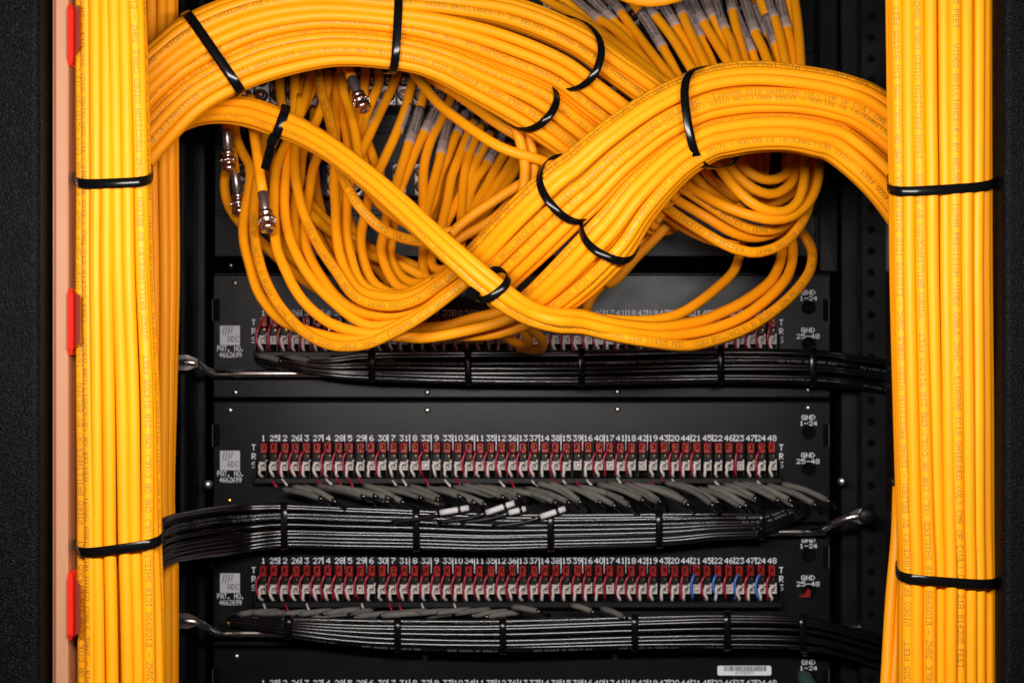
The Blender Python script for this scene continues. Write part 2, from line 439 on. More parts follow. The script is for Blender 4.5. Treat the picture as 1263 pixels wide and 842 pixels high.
# peach plastic duct wall with red latches, left of the left column
yw = -0.330; zb, zt = P(0, 1000, yw).z, P(0, -160, yw).z
wall = thing('cable_duct_wall', 'glossy peach plastic duct wall with red latches beside the yellow column', 'duct wall', P(73, 860, yw))
x0, x1 = P(62, CY, yw).x, P(83.5, CY, yw).x
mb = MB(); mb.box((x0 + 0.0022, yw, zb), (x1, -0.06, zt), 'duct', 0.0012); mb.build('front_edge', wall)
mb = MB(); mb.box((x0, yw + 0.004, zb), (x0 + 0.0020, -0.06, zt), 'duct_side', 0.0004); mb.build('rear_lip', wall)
for a, b in ((4, 80), (355, 438), (706, 791)):
    p0, p1 = P(85, b, yw - 0.002), P(85, a, yw - 0.002)
    X0 = x1 + 0.0003; X1 = X0 + 0.0036
    mb = MB()
    # a lug with a tapered nose at either end
    def sec(z, k): return [Vector((X0, yw + 0.016, z)), Vector((X0, yw - 0.0022 + 0.004 * (1 - k), z)), Vector((X0 + (X1 - X0) * k, yw - 0.0022 + 0.004 * (1 - k), z)), Vector((X0 + (X1 - X0) * k, yw + 0.016, z))]
    mb.rings([sec(p0.z, 0.35), sec(p0.z + 0.004, 1), sec(p1.z - 0.004, 1), sec(p1.z, 0.35)], 'clip', smooth=False)
    # the blade that reaches over the first cables
    z0, z1 = p0.z, p1.z
    mb.rings([[Vector((X1 - 0.0004, yw - 0.0020, z0 + 0.003)), Vector((X1 + 0.0078, yw - 0.0170, z0 + 0.008)), Vector((X1 + 0.0078, yw - 0.0170, z1 - 0.005)), Vector((X1 - 0.0004, yw - 0.0020, z1 - 0.001))],
              [Vector((X1 - 0.0004, yw - 0.0002, z0 + 0.003)), Vector((X1 + 0.0078, yw - 0.0155, z0 + 0.008)), Vector((X1 + 0.0078, yw - 0.0155, z1 - 0.005)), Vector((X1 - 0.0004, yw - 0.0002, z1 - 0.001))]], 'clip_shaded', smooth=False)
    mb.build('latch', wall)
# polished inner wall on the right
yr = -0.325; xr = P(1232.3, CY, yr).x
mb = MB(); mb.box((xr, yr, zb), (P(1236.5, CY, yr).x, -0.06, zt), 'mirror', 0.0006)
tag(mb.build('side_panel'), 'glossy dark panel edge between the yellow column and textured post', 'panel')

# ================================================================== patch panels
NAMES = []
for k in range(1, 25): NAMES += [str(k), str(k + 24)]
PX0, PITCH = 325.0, 13.345
YR = 540            # picture row of the numbers of the panel that all are measured on
def lx(px): return (px - CX) * MM
def lz(dy): return -dy * MM
def part_copy(o, parent, loc):
    c = o.copy(); C.objects.link(c); c.parent = parent; c.location = loc; return c

def make_terminal():
    mb = MB()
    h = 0.5 * MM
    # red tip clip: two jaws, floor, brass tongue (measured from the number's centre, in photo pixels)
    jx, jy = rw.uniform(-.5, .5), rw.uniform(-.5, .5)
    def bx(x0, y0, x1, y1, d0, d1, m, ch=0.0004):
        if m in ('red', 'white', 'brass'): x0 += jx * (1 if m == 'red' else -.6); x1 += jx * (1 if m == 'red' else -.6); y0 += jy; y1 += jy; d0 += rw.uniform(-.0006, .0006)
        mb.box((x0 * MM, d0, -y1 * MM), (x1 * MM, d1, -y0 * MM), m, ch)
    bx(-5.6, 4, 5.6, 50, -0.0022, -0.0002, 'void', 0)
    bx(-4.1, 5.6, -1.5, 17.2, -0.0095, -0.002, 'red'); bx(1.5, 5.6, 4.1, 17.2, -0.0095, -0.002, 'red')
    bx(-4.1, 12.2, 4.1, 17.2, -0.0088, -0.002, 'red'); bx(-4.1, 5.0, 4.1, 7.6, -0.0072, -0.002, 'red')
    bx(-1.0, 7.6, 1.2, 12.0, -0.0086, -0.002, 'brass', 0.0006)
    for sx in rw.sample((-1, 1), rw.randrange(1, 3)): bx(sx * 2.6 - 0.7, 6.4 + rw.uniform(0, 5), sx * 2.6 + 0.8, 8.4 + rw.uniform(4, 6), -0.0104, -0.008, rw.choice(('red', 'redwire', 'brass')), 0.0004)
    # black ring clip with its pin
    bx(-4.4, 18.0, 4.4, 26.8, -0.0085, -0.002, 'panel_dark'); bx(0.6, 19.4, 2.2, 22.0, -0.0092, -0.002, 'brass', 0.0002)
    # white sleeve clip: a square collar round a dark eye
    w = [(-4.8, 27.6, 4.8, 29.7), (-4.8, 36.0, 4.8, 38.2), (-4.8, 29.9, -2.2, 35.8), (2.4, 29.9, 4.8, 35.8)]
    for q in w: bx(*q, -0.0110, -0.002, 'white', 0.0005)
    bx(-2.1, 30.0, 2.3, 35.7, -0.0075, -0.002, 'white', 0.0002)
    bx(-1.5, 31.2, 0.0, 33.0, -0.0082, -0.0074, 'red', 0.0001); bx(0.6, 33.2, 1.9, 35.0, -0.0082, -0.0074, 'badge_ink', 0.0001)
    bx(3.2, 25.6, 5.0, 28.6, -0.0100, -0.004, 'white', 0.0003)
    return mb
TERM = None
rw = random.Random(3)
def wire_path(kind):
    j = lambda a: rw.uniform(-a, a)
    if kind == 'r':
        b = rw.choice((-7.6, -6.8, -7.2, -6.0)); e = rw.uniform(-6.5, -2.5)
        pts = [(-2.5, 15, -0.0100), (-4.6 + j(.4), 17, -0.0122), (b, 24 + j(2), -0.0128), (b + j(.6), 33 + j(2), -0.0128), (e, 41 + j(2), -0.012), (e + 0.8 + j(1), 47, -0.006)]
    else:
        pts = [(2.2, 30, -0.0112), (-1 + j(.5), 29.5 + j(.4), -0.0128), (-3.6 + j(.4), 32, -0.0130), (-3.4 + j(.8), 38, -0.0128), (-2.6 + j(1.5), 43 + j(1.5), -0.0125), (-1.2 + j(1.5), 48, -0.007)]
    return Path([Vector((x * MM, d, -z * MM)) for x, z, d in pts], 0.002)
def wire_mesh(kind, mt, r):
    mb = MB(); p = wire_path(kind); mb.tube(p, r * MM, mt, 8); return mb

WIRE = {}
def get_wire(kind, mt, r, parent, loc=(0, 0, 0)):
    key = (kind, mt, rw.randrange(7)); nm = {'redwire': 'red_wire', 'bluewire': 'blue_wire', 'white': 'white_wire'}[mt]
    if key not in WIRE:
        o = wire_mesh(kind, mt, r).build(nm, parent, (0, 0, 0)); WIRE[key] = o; o.location = loc; return o
    return part_copy(WIRE[key], parent, loc)

def screw(parent, px, py, mt='steel', r=0.0024, y=0.0):
    o = WORLD[parent.name]; c = Vector((lx(px), y, -(py - CY) * MM))
    mb = MB()
    mb.lathe(c, Vector((0, -1, 0)), [(-0.0002, r * 1.0), (0.0006, r), (0.0013, r * 0.8), (0.0017, r * 0.45), (0.0018, 0.0001)], mt)
    mb.box((c.x - r * .7, c.y - 0.00195, c.z - r * .12), (c.x + r * .7, c.y - 0.0016, c.z + r * .12), 'void')
    return mb.build('panel_screw', parent)

def panel(row_px, top, bottom, label, full=True, chan=(), gnd_red=False, screws=(), skip_red=0.12, blue=()):
    global TERM
    dz = row_px - YR
    root = thing('audio_patch_panel', label, 'patch panel', (0, 0, -(row_px - CY) * MM), 'black numbered patch panels')
    mb = MB()
    X0, X1 = lx(262), lx(1025); Z0, Z1 = -(bottom - CY) * MM, -(top - CY) * MM
    mb.box((X0, 0, Z0), (X1, 0.03, Z1), 'panel', 0.0014)
    # slots in the ears and the round ground openings
    for a, b in ((262.5, 271), (1015, 1022)):
        mb.pquad(a, row_px - 17, b, row_px + 10, -0.0003, 'void'); mb.pquad(a - 0.6 if a < 500 else b, row_px - 17, a if a < 500 else b + 0.7, row_px + 10, -0.0004, 'badge_ink')
    for i, n in enumerate(NAMES):
        x = PX0 + i * PITCH
        w = 0.98 if len(n) == 2 else 1.05
        mb.flat_text(n, x, row_px, w, 1.02, 'ink')
        if i % 2 and i < 47: mb.pquad(x + PITCH / 2 - 0.55, row_px - 4.5, x + PITCH / 2 + 0.55, row_px + 15.5, -0.0004, 'ink')
    for x in (313, 963.5):
        for ch, dy in (('T', 11.5), ('R', 22.3), ('S', 33)): mb.flat_text(ch, x, row_px + dy, 1.0, 1.05, 'ink')
    mb.flat_text('GND', 997, row_px - 25.5, 0.98, 0.86, 'ink'); mb.flat_text('1-24', 997, row_px - 18.2, 0.94, 0.80, 'ink')
    mb.flat_text('GND', 996.5, row_px + 21, 0.98, 0.86, 'ink'); mb.flat_text('25-48', 996.5, row_px + 28.6, 0.98, 0.84, 'ink')
    if full:
        mb.flat_text('PAT. NO.', 284.5, row_px + 43.6, 0.70, 0.95, 'ink'); mb.flat_text('4662699', 284.5, row_px + 51.4, 0.66, 0.92, 'ink')
    mb.build('faceplate', root)
    for y in (-7, 38):
        c = Vector((lx(997.5), 0, -(row_px + y - CY) * MM)); mb = MB()
        mb.lathe(c, Vector((0, -1, 0)), [(-0.0004, 0.0056), (0.0004, 0.0056), (0.0006, 0.0051), (0.0003, 0.0048), (0.0003, 0.0001)], 'void', 20)
        h = mb.build('ground_opening', root)
    if gnd_red:
        c = Vector((lx(993), -0.0006, -(row_px + 40 - CY) * MM)); mb = MB()
        mb.rings([[c + Vector((x * MM, d, z * MM)) for x, z in ((-7, -4), (5, -4), (5.5, 5), (2, 6), (-2, 0))] for d in (0, -0.004)], 'red', smooth=False)
        o = mb.build('red_plug', root); o['label'] = 'red plug filling the lower ground opening'
    if full:
        # light badge with slanted strokes and three letters in its lower corner
        mb = MB(); a, b, t = 271.5, 296.0, row_px + 15.5
        mb.box((lx(a), -0.0005, -(t + 24 - CY) * MM), (lx(b), -0.00005, -(t - CY) * MM), 'badge')
        for k in range(4):
            x = a + 3.2 + 3.4 * k; l = (9.5, 10.5, 9.5, 7)[k]
            X = lambda v: lx(v); Zq = lambda v: -(v - CY) * MM
            mb.face([(X(x - 0.4), -0.0008, Zq(t + 2 + l)), (X(x + 0.7), -0.0008, Zq(t + 2 + l)), (X(x + 2.9), -0.0008, Zq(t + 1)), (X(x + 1.8), -0.0008, Zq(t + 1))], 'badge_ink')
        mb.flat_text('ADC', a + 16.6, t + 16.5, 0.84, 1.05, 'badge_ink', y=-0.0008)
        mb.build('maker_badge', root)
    for px, py, mt in screws: screw(root, px, py, mt)
    if full:
        # ledge beneath the terminals that the wires pass behind
        mb = MB(); z = lambda p: -(p - CY) * MM
        mb.box((lx(316), -0.0135, z(row_px + 55)), (lx(962), -0.0001, z(row_px + 46.6)), 'panel_dark', 0.001)
        for i in range(49):
            x = PX0 + (i - 0.5) * PITCH
            mb.box((lx(x - 0.5), -0.0128, z(row_px + 46.5)), (lx(x + 0.5), -0.0023, z(row_px + 27)), 'panel_dark')
        mb.build('terminal_ledge', root)
        for i in range(48):
            x = PX0 + i * PITCH
            x = CX + (x - CX) * (1 - 0.008 / D0)
            loc = Vector((lx(x), 0, 0))
            if TERM is None: TERM = {}
            kv = rw.randrange(8)
            if kv not in TERM:
                TERM[kv] = make_terminal().build('terminal', root, (0, 0, 0)); t = TERM[kv]; t.location = loc
            else: t = part_copy(TERM[kv], root, loc)
            WORLD[t.name] = Vector((0, 0, 0))
            n = NAMES[i]
            if n in blue:
                get_wire('r', 'bluewire', 1.7, t)
            elif rw.random() > skip_red: get_wire('r', 'redwire', 1.45, t)
            if rw.random() > 0.06: get_wire('w', 'white', 1.75, t)
    return root

sc = lambda t, b: [(290, t, 'steel'), (527, t, 'steel'), (762, t, 'steel'), (996, t - 1, 'steel')] if t else []
p1 = panel(386, 338, 491, 'black patch panel half hidden by the yellow loops, topmost numbered row', screws=[(290, 349, 'steel'), (290.5, 484, 'steel'), (527, 484, 'steel'), (762, 483.5, 'steel'), (997, 481, 'steel')])
p2 = panel(540, 494.5, 645, 'black patch panel fully in view above grey sleeves and black cables', screws=[(284, 506, 'steel'), (527, 506, 'steel'), (762, 505, 'steel'), (997, 503, 'steel'), (283, 617, 'gold'), (1009, 613, 'gold')], skip_red=0.35)
p3 = panel(691, 647, 797, 'black patch panel with blue wires at its last terminals and a red plug', gnd_red=True, screws=[(282, 769, 'gold')], skip_red=0.08, blue=('21', '22', '23', '24'))
p4 = panel(841.5, 800, 950, 'black patch panel cut off by the bottom edge, with a white barcode sticker', full=False, screws=[(292, 809, 'steel'), (524, 810, 'steel'), (759, 809, 'steel'), (993, 806, 'steel')])
# barcode sticker and green sleeved ground wire on the last panel
mb = MB(); z = lambda p: -(p - CY) * MM
prof = []
for cx_, cy_, a0 in ((949, 822.5, 0), (949, 830, 270), (887, 830, 180), (887, 822.5, 90)):
    prof += [(cx_ + 2 * math.cos(math.radians(a0 + a)), cy_ - 2 * math.sin(math.radians(a0 + a))) for a in ((0, 30, 60, 90) if a0 in (0, 90, 180, 270) else ())][::-1]
prof = []
for cx_, cy_, a0 in ((949, 822.5, 0), (887, 822.5, 90), (887, 830, 180), (949, 830, 270)):
    prof += [(cx_ + 2.2 * math.cos(math.radians(a0 + a)), cy_ - 2.2 * math.sin(math.radians(a0 + a))) for a in (0, 30, 60, 90)]
mb.rings([[Vector((lx(x), -0.00005, z(y))) for x, y in prof], [Vector((lx(x), -0.0005, z(y))) for x, y in prof]], 'ink', smooth=False)
x = 893.0
rb = random.Random(5)
while x < 944:
    w_ = rb.choice((0.5, 0.5, 0.9, 1.3)); mb.pquad(x, 820.8, x + w_, 826.8, -0.0007, 'badge_ink'); x += w_ + rb.choice((0.5, 0.5, 0.8))
mb.flat_text('4155057', 918, 829, 0.56, 0.52, 'badge_ink', y=-0.0007)
mb.build('barcode_sticker', p4)
mb = MB(); pa = Path([Vector((lx(991), 0.004, z(834))), Vector((lx(991.5), -0.012, z(836))), Vector((lx(995), -0.022, z(848))), Vector((lx(1003), -0.022, z(880)))], 0.003)
mb.tube(pa, [0.0050 if i < 3 else 0.0062 for i in range(len(pa.fr))], 'green'); mb.build('ground_wire', p4)

# sloping lid behind the top numbered panel
mb = MB()
a, b_, c, d = P(264, 337.5, 0.004), P(1024, 337.5, 0.004), P(1008, 318, 0.085), P(291, 320, 0.085)
up = Vector((0, 0, -0.002))
mb.rings([[a, b_, c, d], [a + up, b_ + up, c + up, d + up]], 'panel', smooth=False)
q = P(285, 327, 0.05); mb.lathe(q, Vector((0, -0.5, 0.85)), [(-0.001, 0.0022), (0.001, 0.0022), (0.0018, 0.001), (0.0019, 0.0001)], 'steel')
mb.build('sloping_lid', p1)

# ================================================================== coax jack panel behind the loops
vp = thing('video_jack_panel', 'dark panel of nickel coax jacks glimpsed behind the hanging yellow cables', 'jack panel', P(640, 316, 0.06))
mb = MB(); mb.pbox(264, -90, 1008, 317, 0.0405, 0.09, 'panel', 0.001)
for y in (60, 160, 262): mb.pbox(268, y - 3, 1004, y + 4, 0.0375, 0.0404, 'panel_dark', 0.0006)
mb.build('faceplate', vp)
for y_, d_ in ((110, -0.012), (222, 0.004)):
    mb = MB(); mb.pbox(280, y_ - 20, 1000, y_ + 20, d_ + 0.0004, 0.0374, 'panel_dark', 0.0006); mb.build('jack_strip', vp)
def jack_mesh():
    mb = MB(); s = 0.000656
    mb.box((-8.2 * s, -0.0018, -19 * s), (8.2 * s, 0, 19 * s), 'jack', 0.0006)
    for z_ in (9.5, -8.5):
        for sx in (-1, 1): mb.lathe(Vector((sx * 6.4 * s, -0.0018, (z_ + 8.2 * (1 if z_ > 0 else -1)) * s)), Vector((0, -1, 0)), [(0, 0.0011), (0.0007, 0.0009), (0.0008, 0.0001)], 'steel', 8)
        o = Vector((0, -0.0018, z_ * s))
        mb.lathe(o, Vector((0, -1, 0)), [(0, 0.0050), (0.0010, 0.0050), (0.0012, 0.0044), (0.0072, 0.0043), (0.0076, 0.0038), (0.0076, 0.0034)], 'barrel', 16)
        mb.lathe(o, Vector((0, -1, 0)), [(0.0060, 0.0034), (0.0074, 0.0034), (0.0074, 0.0001)], 'void', 14)
        mb.lathe(o, Vector((0, -1, 0)), [(0.0070, 0.0016), (0.0088, 0.0015), (0.0091, 0.0008), (0.0092, 0.0001)], 'copper', 10)
    return mb
JK = None
for row, yy in enumerate((12, 110, 222)):
    sp = (34, 19.5, 27)[row]; dep = (0.04, -0.012, 0.004)[row]
    for k in range(int(700 / sp)):
        p = P(304 + sp * k, yy, dep)
        if JK is None: JK = jack_mesh().build('coax_jack', vp, (0, 0, 0)); JK.location = p - WORLD[vp.name]
        else: part_copy(JK, vp, p - WORLD[vp.name])

# ================================================================== lacing bars
def lacing(label, pts, ends):
    root = thing('lacing_bar', label, 'lacing bar', P(pts[3][0], pts[3][1], pts[3][2]), 'plated lacing bars across the rack')
    pa = Path([P(*q) for q in pts], 0.006)
    mb = MB(); mb.tube(pa, 0.0030, 'rod', 14); mb.build('rod', root)
    for px, py, s in ends:
        c = P(px, py, -0.040); mb = MB()
        mb.rings([[c + Vector((s * x, d, z)) for x, z in ((0.011, -0.0028), (0.011, 0.0028), (0.004, 0.0058), (-0.004, 0.0058), (-0.004, -0.0058), (0.004, -0.0058))] for d in (0.0015, -0.0015)], 'rod', smooth=False)
        mb.build('flat_lug', root)
        if s > 0: continue
        c = P(px - 3 * s, py, -0.0418); mb = MB()
        mb.lathe(c, Vector((0, -1, 0)), [(0, 0.0066), (0.002, 0.0064), (0.0032, 0.0052), (0.0034, 0.0001)], 'panel_dark', 20); mb.build('bolt_head', root)
lacing('plated lacing bar under the topmost black cable bundle', [(222, 447, -0.040), (236, 447, -0.040), (246, 451, -0.036), (263, 460, -0.016), (300, 460.5, -0.016), (660, 460.5, -0.016), (1000, 460, -0.016), (1035, 455, -0.008), (1075, 450, -0.003)], [(226, 447, 1)])
lacing('plated lacing bar below the grey sleeves, its bolted lug showing at the right', [(200, 640, -0.040), (240, 642, -0.036), (262, 656, -0.016), (300, 656, -0.016), (660, 656, -0.016), (985, 655.5, -0.016), (1012, 654, -0.016), (1032, 644, -0.034), (1052, 637, -0.040), (1064, 636, -0.040)], [(1066, 636, -1)])
lacing('plated lacing bar at the lowest black cable bundle', [(222, 765, -0.040), (238, 766, -0.040), (252, 772, -0.034), (268, 780, -0.016), (300, 780.5, -0.016), (660, 780.5, -0.016), (1000, 780, -0.016), (1040, 775, -0.008), (1080, 770, -0.003)], [(226, 765, 1)])

# ================================================================== black horizontal cable bundles
BP = '\x01\x01\x01\x01 \x01\x01\x01\x01\x01\x01 \x01\x01 \x01\x01\x01\x01-\x01 \x01\x01\x01           '
RB = 0.0017
def black(label, st, seed, **k):
    st = [(*q[:4], q[4] + 0.014 if q[4] > -0.06 else q[4]) for q in st]
    return bundle('black_cable_bundle', label, 'cable bundle', 'horizontal black cable bundles', st, 0.007, n=3.2, r=RB, text=0.22, mt='black_cable', ink='pale_print', part='black_cable', seed=seed, words=BP, dot=0.00030, jit=0.25, cross=0.6, **k)[0]
bb1 = black('black cable bundle directly below the yellow loops', [(312, 441, 330, 452, -0.030), (350, 438, 352, 456, -0.040), (400, 440, 400, 465, -0.046), (460, 434, 460, 470, -0.047), (577, 432, 577, 474, -0.047), (717, 431, 717, 475, -0.047), (889, 428, 889, 472, -0.047), (1003, 430, 1003, 474, -0.047), (1060, 438, 1060, 480, -0.040), (1120, 446, 1120, 492, -0.02)], 11)
bb2 = black('black cable bundle leaving the left yellow column below the grey sleeves', [(165, 655, 165, 735, -0.24), (205, 636, 205, 700, -0.19), (240, 628, 240, 690, -0.11), (290, 622, 290, 683, -0.058), (350, 620, 350, 675, -0.047), (430, 623, 430, 676, -0.047), (513, 626, 513, 677, -0.047), (600, 630, 600, 679, -0.047), (679, 631, 679, 677, -0.047), (813, 630, 813, 673, -0.047), (880, 630, 880, 666, -0.047), (940, 630, 940, 662, -0.045), (965, 624, 968, 650, -0.040), (992, 616, 998, 634, -0.028)], 12)
bb3 = black('lowest black cable bundle, just above the barcode sticker', [(282, 759, 285, 771, -0.030), (318, 758, 318, 778, -0.038), (355, 760, 355, 786, -0.045), (425, 762, 425, 796, -0.047), (490, 763, 490, 801, -0.047), (620, 763, 620, 804, -0.047), (783, 758, 783, 800, -0.047), (897, 755, 897, 799, -0.047), (990, 758, 990, 801, -0.047), (1045, 770, 1045, 812, -0.040), (1110, 785, 1110, 835, -0.02)], 13)
def sleeves(root, spec, rnd, mt='shrink', name='heat_shrink_sleeve', r=0.0022):
    for x0, y0, dx, dy, d0, d1 in spec:
        pa = Path([P(x0, y0, d0), P(x0 + dx * 0.5, y0 + dy * 0.36 , (d0 + d1) / 2 - 0.003), P(x0 + dx, y0 + dy, d1)], 0.004)
        mb = MB(); mb.tube(pa, r, mt, 10)
        e = pa.fr[0]; mb.lathe(e[0] - e[1] * 0.0025, e[1], [(0, 0.0013), (0.004, 0.0014)], 'black_cable', 8)
        e = pa.fr[-1]
        if name == 'heat_shrink_sleeve':
            q = Path([e[0], e[0] + e[1] * 0.005 + Vector((0, 0.003, -0.001)), e[0] + e[1] * 0.010 + Vector((0, 0.010, -0.003))], 0.003); mb.tube(q, RB * 0.95, 'black_cable', 8)
        mb.build(name, root)
rs_ = random.Random(21)
spec = []
for i in range(60):
    x = 352 + i * 10.4 + rs_.uniform(-4, 4)
    gap = rs_.random() < 0.07
    if gap or (612 < x < 624): continue
    right = x > 660
    spec.append((x, 601 + rs_.uniform(-3, 5) - (3 if right else 0), rs_.uniform(34, 54), rs_.uniform(15, 23) if right else rs_.uniform(9, 16), -0.024 - rs_.uniform(0, .012), -0.040 - rs_.uniform(0, 0.010)))
sleeves(bb2, spec, rs_)
spec = []
for i in range(19):
    x = 282 + i * 17.5 + rs_.uniform(-6, 6)
    spec.append((x + 40, 753 + rs_.uniform(-2, 4) , -rs_.uniform(30, 46), rs_.uniform(2, 7), -0.020 - rs_.uniform(0, .01), -0.022 - rs_.uniform(0, .010)))
spec += [(632, 748, 30, 5, -0.03, -0.04), (705, 746, 24, 7, -0.03, -0.04), (742, 750, 26, 10, -0.03, -0.04)]
sleeves(bb3, spec, rs_)
sleeves(bb1, [(318, 438, 26, 6, -0.03, -0.036), (352, 440, 30, 5, -0.03, -0.036), (372, 443, 36, -3, -0.03, -0.036), (440, 442, 30, 8, -0.03, -0.036), (462, 440, 28, 10, -0.03, -0.036)], rs_)
for x0, y0, x1_, y1_ in ((543, 632, 578, 626), (600, 632, 634, 620), (628, 632, 648, 627), (667, 637, 697, 627)):
    pa = Path([P(x0, y0, -0.048), P((x0 + x1_) / 2, (y0 + y1_) / 2, -0.049), P(x1_, y1_, -0.048)], 0.004)
    mb = MB(); mb.tube(pa, 0.0023, 'sleeve_white', 10)
    c = pa.at(pa.L * 0.62); mb.rings([[c[0] + c[1] * t + (c[2] * math.cos(a) + c[3] * math.sin(a)) * 0.0024 for a in (k * math.pi / 5 for k in range(10))] for t in (0, 0.0022)], 'black_cable')
    o = mb.build('white_sleeve', bb2)
    q = Path([pa.c[0], P(x0 - 22, y0 + 7, -0.046), P(x0 - 60, y0 + 12, -0.042)], 0.004); mb = MB(); mb.tube(q, 0.0016, 'black_cable', 8); mb.build('black_cable', bb2)
for i in range(46):
    x = 338 + i * 13.3 + rs_.uniform(-2, 2)
    if rs_.random() < 0.35: continue
    y = rs_.uniform(592, 596); r_ = rs_.random() < 0.5
    pa = Path([P(x - 3, y - 4, -0.010), P(x, y, -0.016), P(x + rs_.uniform(3, 7), y + rs_.uniform(4, 8), -0.020)], 0.002)
    mb = MB(); mb.tube(pa, 0.0009, 'redwire' if r_ else 'white', 7); mb.build('red_wire_end' if r_ else 'white_wire_end', bb2)
for px in (325, 352, 378, 446, 480, 492, 520, 560):
    pa = Path([P(px, 743, -0.012), P(px + 1, 747, -0.016), P(px + 3, 752, -0.02)], 0.002); mb = MB(); mb.tube(pa, 0.0008, rs_.choice(('redwire', 'white')), 7); mb.build('wire_end', bb3)

NTH = ('first', 'second', 'third', 'fourth', 'fifth', 'sixth', 'seventh')
for nm, xs, ys in (('bundle below the yellow loops', (458, 577, 717, 889, 1003), ((433, 470), (431, 474), (430, 475), (427, 472), (429, 475))),
                   ('bundle below the grey sleeves', (350, 513, 679, 813), ((619, 676), (625, 678), (630, 678), (629, 674))),
                   ('lowest black bundle', (355, 490, 620, 783, 897, 990), ((759, 787), (762, 802), (762, 805), (757, 801), (754, 800), (757, 802)))):
    for i, (x, (a, b)) in enumerate(zip(xs, ys)):
        tie('short black tie on the %s, %s from its left end' % (nm, NTH[i]), (x, a - 0.5), (x + 0.5, b + 0.5), (0, 0), -0.033, 0.0098, n=3.0, w=0.0026, th=0.0009, group='small ties on the black bundles')
tie('small black tie with a square lock near the right lacing lug', (940, 628), (940, 664), (0, 0), -0.031, 0.0098, w=0.0022, th=0.0009, group='small ties on the black bundles', head=(939, 659, -0.044, 0.1))
# ================================================================== yellow bundles
GB = 'tied bundles of yellow coax cable'
bundle('yellow_cable_bundle', 'straight vertical yellow cable column beside the peach duct wall', 'cable bundle', GB,
       [(93, -110, 176, -110, -.315), (93, 0, 180, 0, -.315), (93.5, 110, 184, 110, -.315), (94, 222, 187, 222, -.315), (93.5, 340, 190, 340, -.315), (94, 480, 197, 480, -.315), (95, 600, 199, 600, -.315), (95, 672, 200, 668, -.315), (95.5, 760, 203, 760, -.315), (96, 950, 207, 950, -.315)], 0.024, n=4.0, seed=2, jit=0.14, text=0.3)
bundle('yellow_cable_bundle', 'narrow yellow cable bundle half hidden behind the left yellow column', 'cable bundle', GB,
       [(178, -110, 220, -110, -.15), (180, 0, 220, 0, -.15), (182, 200, 221, 200, -.15), (184, 340, 222, 340, -.15), (184, 480, 219, 480, -.15), (184, 620, 216, 620, -.15), (186, 700, 221, 700, -.15), (186, 950, 222, 950, -.15)], 0.012, n=2.6, seed=3, jit=0.15, text=0.4)
bundle('yellow_cable_bundle', 'widest vertical yellow cable column beside the dark right post', 'cable bundle', GB,
       [(1090, -110, 1226, -110, -.312), (1092, 0, 1226, 0, -.312), (1094, 140, 1226, 140, -.312), (1096, 229, 1226, 222, -.312), (1097, 340, 1226, 340, -.312), (1101, 500, 1227, 500, -.312), (1105, 640, 1227, 640, -.312), (1107, 705, 1228, 712, -.312), (1106, 800, 1228, 800, -.312), (1106, 950, 1228, 950, -.312)], 0.026, n=4.0, seed=5, jit=0.12, text=0.3)
for i, (a, b) in enumerate(((1099, 1094), (1107, 1101))):
    tag_ = ('outer', 'inner')[i]
    coax('%s of two yellow cables slanting away at the foot of the right column' % tag_, [(1108 + 4 * i, 600), (1106 + 3 * i, 660), (a + 3 * i, 740), (b - 1 + 2 * i, 842), (b - 8 + 2 * i, 930)], -0.27, -0.30, 'cables slanting off the right column')
# upper arch: two bundles side by side rising from the left column and running right
O = [(92, 320), (97, 205), (117, 137), (148, 88), (187, 50), (228, 18), (300, -10), (385, -22), (486, -15), (560, -12), (640, -2), (718, 30), (770, 66), (815, 98), (852, 130), (890, 165)]
Mi = [(122, 330), (128, 232), (150, 178), (182, 136), (222, 98), (266, 71), (327, 45), (402, 34), (485, 40), (551, 55), (612, 78), (678, 105), (722, 138), (765, 172), (804, 204), (840, 235)]
I = [(152, 340), (160, 258), (181, 218), (208, 183), (250, 141), (297, 114), (352, 95), (416, 83), (482, 87), (526, 97), (578, 125), (632, 157), (682, 191), (724, 225), (764, 262), (800, 292)]
YC = [-.20, -.205, -.21, -.21, -.21, -.205, -.20, -.195, -.19, -.185, -.175, -.165, -.155, -.145, -.135, -.125]
bundle('yellow_cable_bundle', 'outer yellow cable bundle of the arch rising from the left column', 'cable bundle', GB, [(*o, m[0] + (i_[0] - m[0]) * .07, m[1] + (i_[1] - m[1]) * .07, y - 0.002) for o, m, y, i_ in zip(O, Mi, YC, I)], 0.017, n=3.4, seed=6, text=0.5, jit=0.14)
bundle('yellow_cable_bundle', 'inner yellow cable bundle of the arch rising from the left column', 'cable bundle', GB, [(*m, *o, y) for o, m, y in zip(I, Mi, YC)], 0.017, n=3.4, seed=7, text=0.5, jit=0.14)
# right arch: two bundles that come from behind the right column and dive to the lower left
U = [(1205, 225), (1150, 160), (1093, 112), (1050, 93), (1000, 82), (940, 75), (895, 77), (853, 88), (800, 112), (742, 151), (697, 188), (672, 206), (625, 250), (588, 291), (566, 314)]
Lw = [(1118, 310), (1072, 246), (1025, 203), (998, 193), (968, 188), (934, 189), (905, 194), (880, 201), (845, 226), (806, 272), (784, 309), (768, 330), (735, 362), (702, 386), (684, 397)]
Fm = [.55, .55, .56, .57, .58, .6, .6, .59, .58, .56, .55, .55, .56, .57, .58]
YD = [-.20, -.21, -.215, -.22, -.225, -.23, -.235, -.24, -.245, -.25, -.25, -.25, -.24, -.225, -.21]
Md = [(u[0] + (l[0] - u[0]) * f, u[1] + (l[1] - u[1]) * f) for u, l, f in zip(U, Lw, Fm)]
gap = [-3, -3, -3, -3, -3, -3, -3, -3, -2, -1, 0, 1, 2.5, 4, 4]
